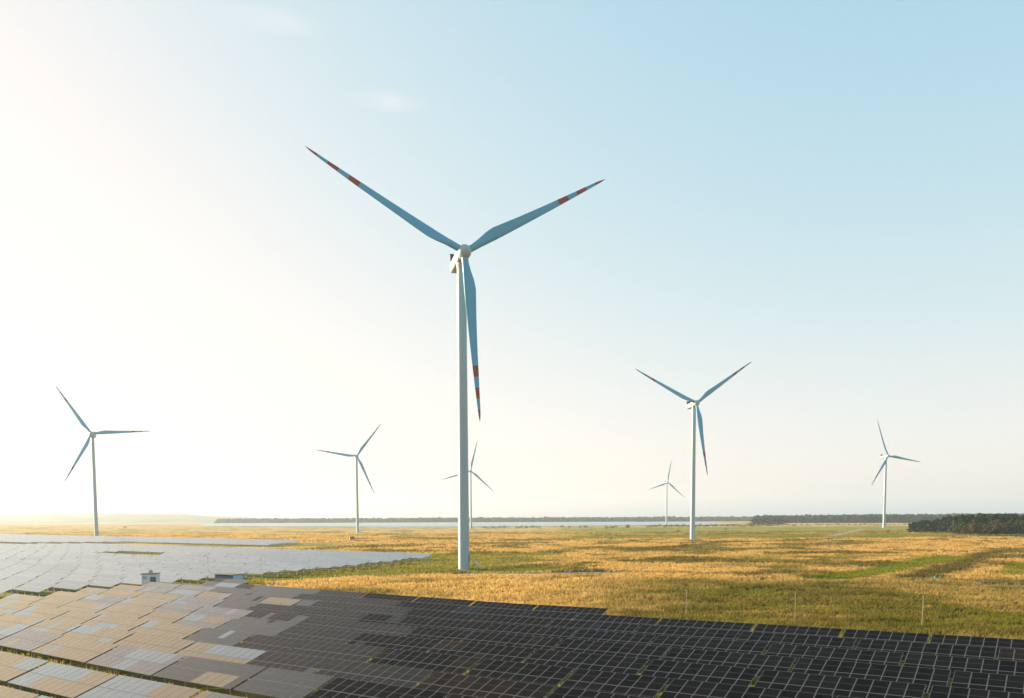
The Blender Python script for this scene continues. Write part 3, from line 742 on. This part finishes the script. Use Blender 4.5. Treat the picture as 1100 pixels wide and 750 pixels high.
# ------------------------------------------------------------------ grass
def grass_field(name, X, Y, hgt, width, blades, label, seed, lean=0.35):
    g = np.random.default_rng(seed); n = len(X); Z = height(X, Y); c = cover(X, Y)
    k = blades; ang = g.uniform(0, 2 * np.pi, (n, k)); rad = g.uniform(0.0, 0.55, (n, k)) * width[:, None] * 6
    bx = X[:, None] + np.cos(ang) * rad; by = Y[:, None] + np.sin(ang) * rad
    hh = hgt[:, None] * g.uniform(0.55, 1.25, (n, k)); w = width[:, None] * g.uniform(0.6, 1.3, (n, k))
    fa = g.uniform(0, 2 * np.pi, (n, k)); lx, ly = g.normal(0.05, lean, (n, k)) * hh, g.normal(0.0, lean, (n, k)) * hh
    z0 = np.repeat(Z[:, None], k, 1) - 0.05
    p0 = np.stack([bx - np.cos(fa) * w, by - np.sin(fa) * w, z0], -1); p1 = np.stack([bx + np.cos(fa) * w, by + np.sin(fa) * w, z0], -1)
    p2 = np.stack([bx + lx + np.cos(fa) * w * .6, by + ly + np.sin(fa) * w * .6, z0 + hh], -1); p3 = np.stack([bx + lx - np.cos(fa) * w * .6, by + ly - np.sin(fa) * w * .6, z0 + hh * 1.05], -1)
    V = np.stack([p0, p1, p2, p3], 2).reshape(-1, 3); Fq = np.arange(n * k * 4).reshape(-1, 4)
    att = np.repeat(c, k * 4, axis=0)
    me = np_mesh(name, V, Fq, M['grass'], False, att)
    return tag(obj(name, me), label, 'grass', kind='stuff')
def scatter(dmin, dmax, rho0, seed):
    g = np.random.default_rng(seed)
    N = int(1.5 * rho0 * 8100 * math.log(dmax / dmin))
    d = np.exp(g.uniform(math.log(dmin), math.log(dmax), N)); a = g.uniform(-0.76, 0.76, N)
    x, y = a * d, d; u, dd = to_ud(x, y)
    ok = ~((dd < 89) & (u > -138)) & ~((u < -300) & (dd < 300)) & ~((dd < 95.5) & (u < -122)) & ~((dd < 89) & (u < -60))
    ok |= (dd > 83.2) & (u > -46) & (dd < 95)
    ok &= ~((dd > 89) & (u < right_lim_np(dd)) & (dd < 204))
    x, y = x[ok], y[ok]; c = cover(x, y); keep = g.uniform(0, 1, len(x)) > c[:, 2] * 1.05
    return x[keep], y[keep]
def right_lim_np(d): return -146 - 0.25 * np.maximum(0, d - 100)
x, y = scatter(72, 760, 6.5, 5)
dn = np.hypot(x, y); cv = cover(x, y); clump = fbm(x, y, 5.0, 91, 3)
hg = (0.30 + 0.55 * clump) * (1 + 0.25 * cv[:, 1]) * (1 - 0.45 * cv[:, 3])
grass_field('meadow_grass', x, y, hg, 0.03 * (dn / 90) ** 0.9 + 0.012, 6, 'tall dry meadow grass and green tufts beyond the panels', 6)
# weeds in the aisles between the rows
gx, gy, gh = [], [], []
g = np.random.default_rng(12)
for k in range(-1, 11):
    d = row_d(k); dc = (row_d(k) + row_d(k - 1)) / 2
    if k <= 0: continue
    nn = 2600; u = g.uniform(-137, 22, nn); dd = dc + g.normal(0, 0.75 if k not in (9, 10) else 1.1, nn); X_, Y_ = u * UX + dd * NX, u * UY + dd * NY
    gx.append(X_); gy.append(Y_); gh.append((0.22 if k < 9 else 0.4) + 0.5 * vnoise(u / 3.0, dd * 0 + k * 3.3, 5) * np.clip((-(u + 20)) / 60, 0.25, 1))
gx, gy, gh = np.concatenate(gx), np.concatenate(gy), np.concatenate(gh); vis = gy > 14; gx, gy, gh = gx[vis], gy[vis], gh[vis]
grass_field('aisle_weeds', gx, gy, gh, np.full(len(gx), 0.035), 6, 'green and golden weeds growing in the aisles between table rows', 13)

# ------------------------------------------------------------------ trees and bushes
def leaf_cloud(centers, radii, n, size, seed, squash=0.8):
    g = np.random.default_rng(seed); V = []
    for (c, r) in zip(centers, radii):
        m_ = max(3, int(n * r * r / sum(q * q for q in radii)))
        d = g.normal(0, 1, (m_, 3)); d /= np.linalg.norm(d, axis=1)[:, None]
        p = np.array(c) + d * (r * g.uniform(0.45, 1.08, m_) ** 0.6)[:, None] * [1, 1, squash]
        nrm = d + g.normal(0, 0.6, (m_, 3)); nrm /= np.linalg.norm(nrm, axis=1)[:, None]
        t = np.cross(nrm, g.normal(0, 1, (m_, 3))); t /= np.linalg.norm(t, axis=1)[:, None]; b = np.cross(nrm, t)
        s = (size * g.uniform(0.5, 1.3, m_))[:, None]
        V.append(np.stack([p - t * s - b * s * .6, p + t * s - b * s * .6, p + t * s * .8 + b * s * .6, p - t * s * .8 + b * s * .6], 1).reshape(-1, 3))
    V = np.concatenate(V); return V, np.arange(len(V)).reshape(-1, 4)
def tree_proto(name, h, cr, kind, seed, leafs=700):
    g = random.Random(seed); root = empty(name)
    mb = MB(); base = 0.16 if kind == 'pine' else 0.22
    mb.tube((0, 0, -0.4), (0.1, 0, h * 0.75), h * 0.018 + .05, 8, 0, h * 0.006 + .02)
    cs, rs = [], []
    for k in range(11 if kind != 'bush' else 7):
        t = g.random(); a = g.uniform(0, 2 * math.pi)
        if kind == 'bush': z = h * (0.2 + 0.6 * t); rr = cr * 0.8 * math.sqrt(max(0.05, 1 - abs(t - .25))); r_ = cr * g.uniform(0.35, 0.55)
        else: z = h * (base + (0.95 - base) * t); rr = cr * (0.75 - 0.55 * t ** 1.5) * g.uniform(0.3, 1); r_ = cr * g.uniform(0.32, 0.55) * (1 - 0.35 * t)
        c = (math.cos(a) * rr, math.sin(a) * rr, z); cs.append(c); rs.append(r_)
        mb.tube((0.05, 0, max(0.1, z * 0.72)), c, h * 0.006 + .02, 5, 0, 0.02)
    obj('trunk', mb.mesh('trunk', M['bark']), root)
    V, Fq = leaf_cloud(cs, rs, leafs, h * 0.042, seed)
    obj('crown', np_mesh('crown', V, Fq, M[{'pine': 'leaf_dark', 'leafy': 'leaf_mid', 'olive': 'leaf_olive', 'bush': 'leaf_mid'}[kind]]), root)
    return root
def place(root_list, used, i, loc, s, rz, label, cat, group):
    p = root_list[i]
    if i not in used: used.add(i); o = p
    else: o = copy_tree(p)
    o.location = loc; o.scale = (s[0], s[0], s[1]) if isinstance(s, tuple) else (s, s, s); o.rotation_euler = (0, 0, rz)
    return tag(o, label, cat, group)
pines = [tree_proto('pine_tree', 13, 2.9, 'pine', 40 + i) for i in range(4)]
leafy = [tree_proto('leafy_tree', 9, 3.0, 'olive' if i else 'leafy', 60 + i) for i in range(3)]
bushes = [tree_proto('field_bush', 3.4, 2.1, 'bush', 80 + i, 320) for i in range(3)]
up, ul_, ub = set(), set(), set()
tr = random.Random(5)
# wood on the right: front edge of lower leafy trees, tall pines behind
for i in range(46):
    px = 1024 + i * 2.25 + tr.uniform(-1, 1); b = at(px, 575.6 + tr.uniform(-1.0, 0.5) - 0.004 * (px - 1024)); s = tr.uniform(0.85, 1.25)
    place(leafy, ul_, tr.randrange(3), (b.x, b.y, hz(b.x, b.y)), (s, s * tr.uniform(.85, 1.15)), tr.uniform(0, 6), 'olive green leafy tree along the front edge of the right hand wood', 'tree', 'leafy trees edging the wood')
for i in range(150):
    px = 976 + (i / 149.0) * 150 + tr.uniform(-1.5, 1.5); deep = tr.uniform(0, 1)
    py = (573.0 if px < 1022 else 574.0) - 1.8 * deep; b = at(px, py)
    s = (0.62 + 0.5 * min(1, max(0, (px - 972) / 60.0))) * tr.uniform(0.85, 1.1)
    place(pines, up, tr.randrange(4), (b.x, b.y, hz(b.x, b.y)), (s * 1.25, s), tr.uniform(0, 6), 'dark pine of the right hand wood with bare lower trunk', 'tree', 'pines of the right hand wood')
# scattered bushes along the far edge of the fields
bl_ = [(542, 567.5), (546, 566.8), (555, 567.6), (560, 567.2), (564, 566.8), (566, 567.4), (572, 567.6), (574, 567.0), (576.5, 567.2), (580, 567.6), (604, 567.3), (612, 567.4), (624, 567.4), (628, 567.6), (631, 567.3), (651, 568), (656, 567.6), (659, 567.8), (661, 567.4), (673, 567.4), (675, 567.2), (695, 567), (699, 567), (703, 566.8)]
bl_ += [(520 + 4 * i, 567.6) for i in range(5)]
for px, py in bl_:
    b = at(px + tr.uniform(-.6, .6), py); s = tr.uniform(0.8, 1.5)
    place(bushes, ub, tr.randrange(3), (b.x, b.y, hz(b.x, b.y)), (s * 1.2, s), tr.uniform(0, 6), 'dark round bush in the scattered line where the golden field meets the lake', 'bush', 'bushes along the lake edge of the field')
for i in range(64):
    px = 706 + i * 2.0 + tr.uniform(-1, 1); b = at(px, 566.9 + tr.uniform(-1.4, 0.2) - 0.008 * (px - 706)); s = tr.uniform(0.7, 1.25) * (1 if px < 800 else 1.2)
    place(bushes, ub, tr.randrange(3), (b.x, b.y, hz(b.x, b.y)), (s * 1.3, s), tr.uniform(0, 6), 'dark bush in the long hedge behind the green field, right of the centre', 'bush', 'bushes of the hedge behind the green field')
for i in range(30):
    px = 838 + i * 4.6 + tr.uniform(-2, 2); b = at(px, 565.4 + tr.uniform(-.6, 0.1) - 0.006 * (px - 838)); s = tr.uniform(0.5, 1.0)
    place(bushes, ub, tr.randrange(3), (b.x, b.y, hz(b.x, b.y)), (s * 1.3, s), tr.uniform(0, 6), 'small bush on the tan strip in front of the far forest', 'bush', 'bushes on the tan strip by the forest')
for px, py, s, lab in ((734, 588.6, 0.75, 'single round bush beside the ditch in the golden field'), (656, 580.3, 0.55, 'low dark shrub alone in the golden field right of the centre'), (954, 573.0, 0.8, 'lone small bush on the green field below the far right turbine'),
                       (728, 572.2, 0.8, 'lone bush on the field edge left of the mid sized tower'), (780, 570.0, 0.8, 'lone bush on the green field right of the mid sized tower'), (30, 575.6, .7, 'low bush behind the solar tables at the far left'),
                       (134, 567.6, 1.2, 'pair-like rounded bush at the foot of the pale hills'), (675, 567, 1.35, 'taller rounded tree above the scattered bushes by the lake')):
    b = at(px, py); place(bushes, ub, tr.randrange(3), (b.x, b.y, hz(b.x, b.y)), (s * 1.3, s), tr.uniform(0, 6), lab, 'bush', None)
# dark clump of trees at the left end of the right hand forest
for i in range(16):
    px = 806 + i * 2.6; b = at(px, 564.2 - .1 * (i % 3)); s = tr.uniform(0.7, 1.0)
    place(pines, up, tr.randrange(4), (b.x, b.y, hz(b.x, b.y)), (s * 1.5, s), tr.uniform(0, 6), 'dark tree in the clump at the near end of the far forest', 'tree', 'trees of the clump before the far forest')

def forest(name, pts, hgt, wid, seed, mat, label, per=26):
    g = np.random.default_rng(seed); V, Fq, nb = [], [], 0
    for (x, y, z) in pts:
        h = hgt * g.uniform(0.75, 1.2); w = wid * g.uniform(0.8, 1.3)
        v, f = leaf_cloud([(x, y, z + h * 0.62), (x, y, z + h * 0.32)], [w * 0.5, w * 0.62], per, w * 0.34, int(g.integers(1e9)), h / w * 0.62)
        V.append(v); Fq.append(f + nb); nb += len(v)
    me = np_mesh(name, np.concatenate(V), np.concatenate(Fq), M[mat]); return tag(obj(name, me), label, 'forest', kind='stuff')
fp = []
g = np.random.default_rng(3)
for i in range(2600):       # right: forest edge near 1750 m and a deep belt behind
    px = 812 + 330 * g.uniform(0, 1); dep = g.uniform(0, 1) ** 2.0; y = 1720 + 700 * dep + (1060 - px) * 0.9
    r0 = cam_ray(px, 557); fp.append((r0.x / r0.y * y, y, 0 + 6 * dep * min(1, max(0, (px - 800) / 120))))
forest('far_forest', fp, 15, 12, 4, 'leaf_forest', 'continuous dark forest band on the horizon at the right')
fp = []
for i in range(3300):       # beyond the lake
    px = 236 + 650 * g.uniform(0, 1); y = g.uniform(2900, 3700)
    r0 = cam_ray(px, 557); fp.append((r0.x / r0.y * y, y, 0))
forest('lakeside_forest', fp, 9.5, 24, 6, 'leaf_forest', 'hazy blue green forest belt on the far shore of the lake', 20)

# ------------------------------------------------------------------ small things
def cabin(name, px, py, w, dp, h, wall, side, roof, rz, label, vent, door):
    b = at(px, py); root = empty(name, (b.x, b.y, hz(b.x, b.y)), rz)
    mb = MB(); mb.box((-w / 2, -dp / 2, -0.4), (w / 2, dp / 2, h)); me = mb.mesh('wall', [M[wall], M[side]])
    me.polygons[3].material_index = 1; obj('wall', me, root)
    mb = MB(); mb.box((-w / 2 - 0.15, -dp / 2 - 0.15, h + 0.002), (w / 2 + 0.15, dp / 2 + 0.15, h + 0.17)); rf = obj('roof', mb.mesh('roof', M[roof]), root)
    if vent: mb = MB(); mb.box((-0.3, -0.3, h + 0.17), (0.3, 0.3, h + 0.6)); mb.lathe([(0.42, h + 0.6), (0.05, h + 0.85)], 12); obj('vent', mb.mesh('vent', M['steel']), rf)
    if door:
        for s in (0, 1):
            x0 = 0.05 * w + s * 0.19 * w; mb = MB(); mb.box((x0, -dp / 2 - 0.05, 0.15), (x0 + 0.18 * w, -dp / 2 - 0.003, h - 0.5)); d_ = obj('door', mb.mesh('door', M['door_grey']), root)
            for q in range(5): pass
            mb = MB(); mb.box((x0 + (0.14 if s == 0 else 0.01) * w, -dp / 2 - 0.1, h * .45), (x0 + (0.165 if s == 0 else 0.035) * w, -dp / 2 - 0.052, h * .55)); obj('handle', mb.mesh('handle', M['steel']), d_)
        mb = MB(); mb.box((-w * 0.42, -dp / 2 - 0.04, h - 0.9), (-w * 0.18, -dp / 2 - 0.003, h - 0.35))
        for q in range(4): mb.box((-w * 0.42, -dp / 2 - 0.07, h - 0.86 + q * .13), (-w * 0.18, -dp / 2 - 0.042, h - 0.80 + q * .13))
        obj('louvre', mb.mesh('louvre', M['steel']), root)
    return tag(root, label, 'cabin')
cabin('transformer_cabin', 162.5, 634, 2.7, 2.4, 3.1, 'cabin_white', 'cabin_white', 'cabin_roof', R(12), 'white transformer cabin with dark double door and roof vent behind the panels', True, True)
cabin('equipment_container', 246, 628.5, 5.4, 2.4, 2.1, 'cabin_navy', 'cabin_blue', 'cabin_roof', R(-30), 'low navy container with light blue end wall beside the panels', False, False)
cabin('field_hut', 378, 580.6, 2.6, 2.6, 2.0, 'door_grey', 'rust', 'dark', R(20), 'tiny dark roofed hut alone in the golden field', False, False)
pole_root = empty('camera_pole'); mb = MB(); mb.lathe([(0.06, -0.4), (0.06, 0.05), (0.04, 0.1), (0.035, 3.55)], 10); obj('pole', mb.mesh('pole', M['pole']), pole_root)
mb = MB(); mb.box((-0.06, -0.2, 3.5), (0.06, 0.14, 3.6)); obj('camera_housing', mb.mesh('camera_housing', M['alu']), pole_root)
P = [(737, 664, 1, 'pale pole at the meadow edge, leftmost of the three nearest'), (854, 673.5, 1.1, 'pale pole at the meadow edge, middle of the three nearest'), (990, 682, 1.1, 'pale pole at the meadow edge, rightmost of the three nearest'),
     (223.8, 622.5, 1.35, 'thin mast just left of the low navy container'), (263.5, 623, 1.0, 'thin post touching the light blue end of the container'), (280.5, 619.5, 1.15, 'thin mast on the green strip right of the container'), (332.5, 615, .9, 'thin fence post on the green strip below the stepped table edge'),
     (418, 608, .9, 'thin fence post on the green strip midway to the largest tower'), (455.5, 604, .9, 'thin fence post nearest the largest tower')]
for i, (px, py, s, lab) in enumerate(P):
    o = pole_root if i == 0 else copy_tree(pole_root); b = at(px, py); o.location = (b.x, b.y, hz(b.x, b.y)); o.scale = (1, 1, s); o.rotation_euler = (R(rnd.uniform(-1, 1)), R(rnd.uniform(-1, 1)), rnd.uniform(0, 6))
    tag(o, lab, 'pole', 'poles round the solar field')
# crumpled green netting by the track
b = at(1004, 622.5); bm = bmesh.new(); bmesh.ops.create_grid(bm, x_segments=14, y_segments=8, size=1.0)
for v in bm.verts:
    v.co.x *= 1.5; v.co.y *= 0.9; r_ = 0.45 * max(0, 1 - (v.co.x / 1.5) ** 2) * max(0, 1 - (v.co.y / .9) ** 2); v.co.z = r_ * (1.0 + 0.9 * math.sin(v.co.x * 4.1 + 1) * math.cos(v.co.y * 5.3)) + rnd.uniform(0, .12)
me = bpy.data.meshes.new('tarpaulin_heap'); bm.to_mesh(me); bm.free(); me.materials.append(M['teal'])
tag(obj('tarpaulin_heap', me, None, (b.x, b.y, hz(b.x, b.y))), 'crumpled turquoise green heap lying beside the track on the right', 'tarpaulin')

# ------------------------------------------------------------------ haze
def haze():
    mb = MB(); mb.box((-6500, -600, -6), (6500, 6300, 175)); m, nd, lk = new_mat('haze_air'); v = nd.new('ShaderNodeVolumePrincipled')
    v.inputs['Color'].default_value = (0.84, 0.94, 1.0, 1); v.inputs['Density'].default_value = 1.0e-4; v.inputs['Anisotropy'].default_value = 0.3
    o = nd.new('ShaderNodeOutputMaterial'); lk.new(v.outputs[0], o.inputs['Volume'])
    tag(obj('haze', mb.mesh('haze', m)), 'thin pale haze over the plain', 'haze', kind='stuff')
haze()
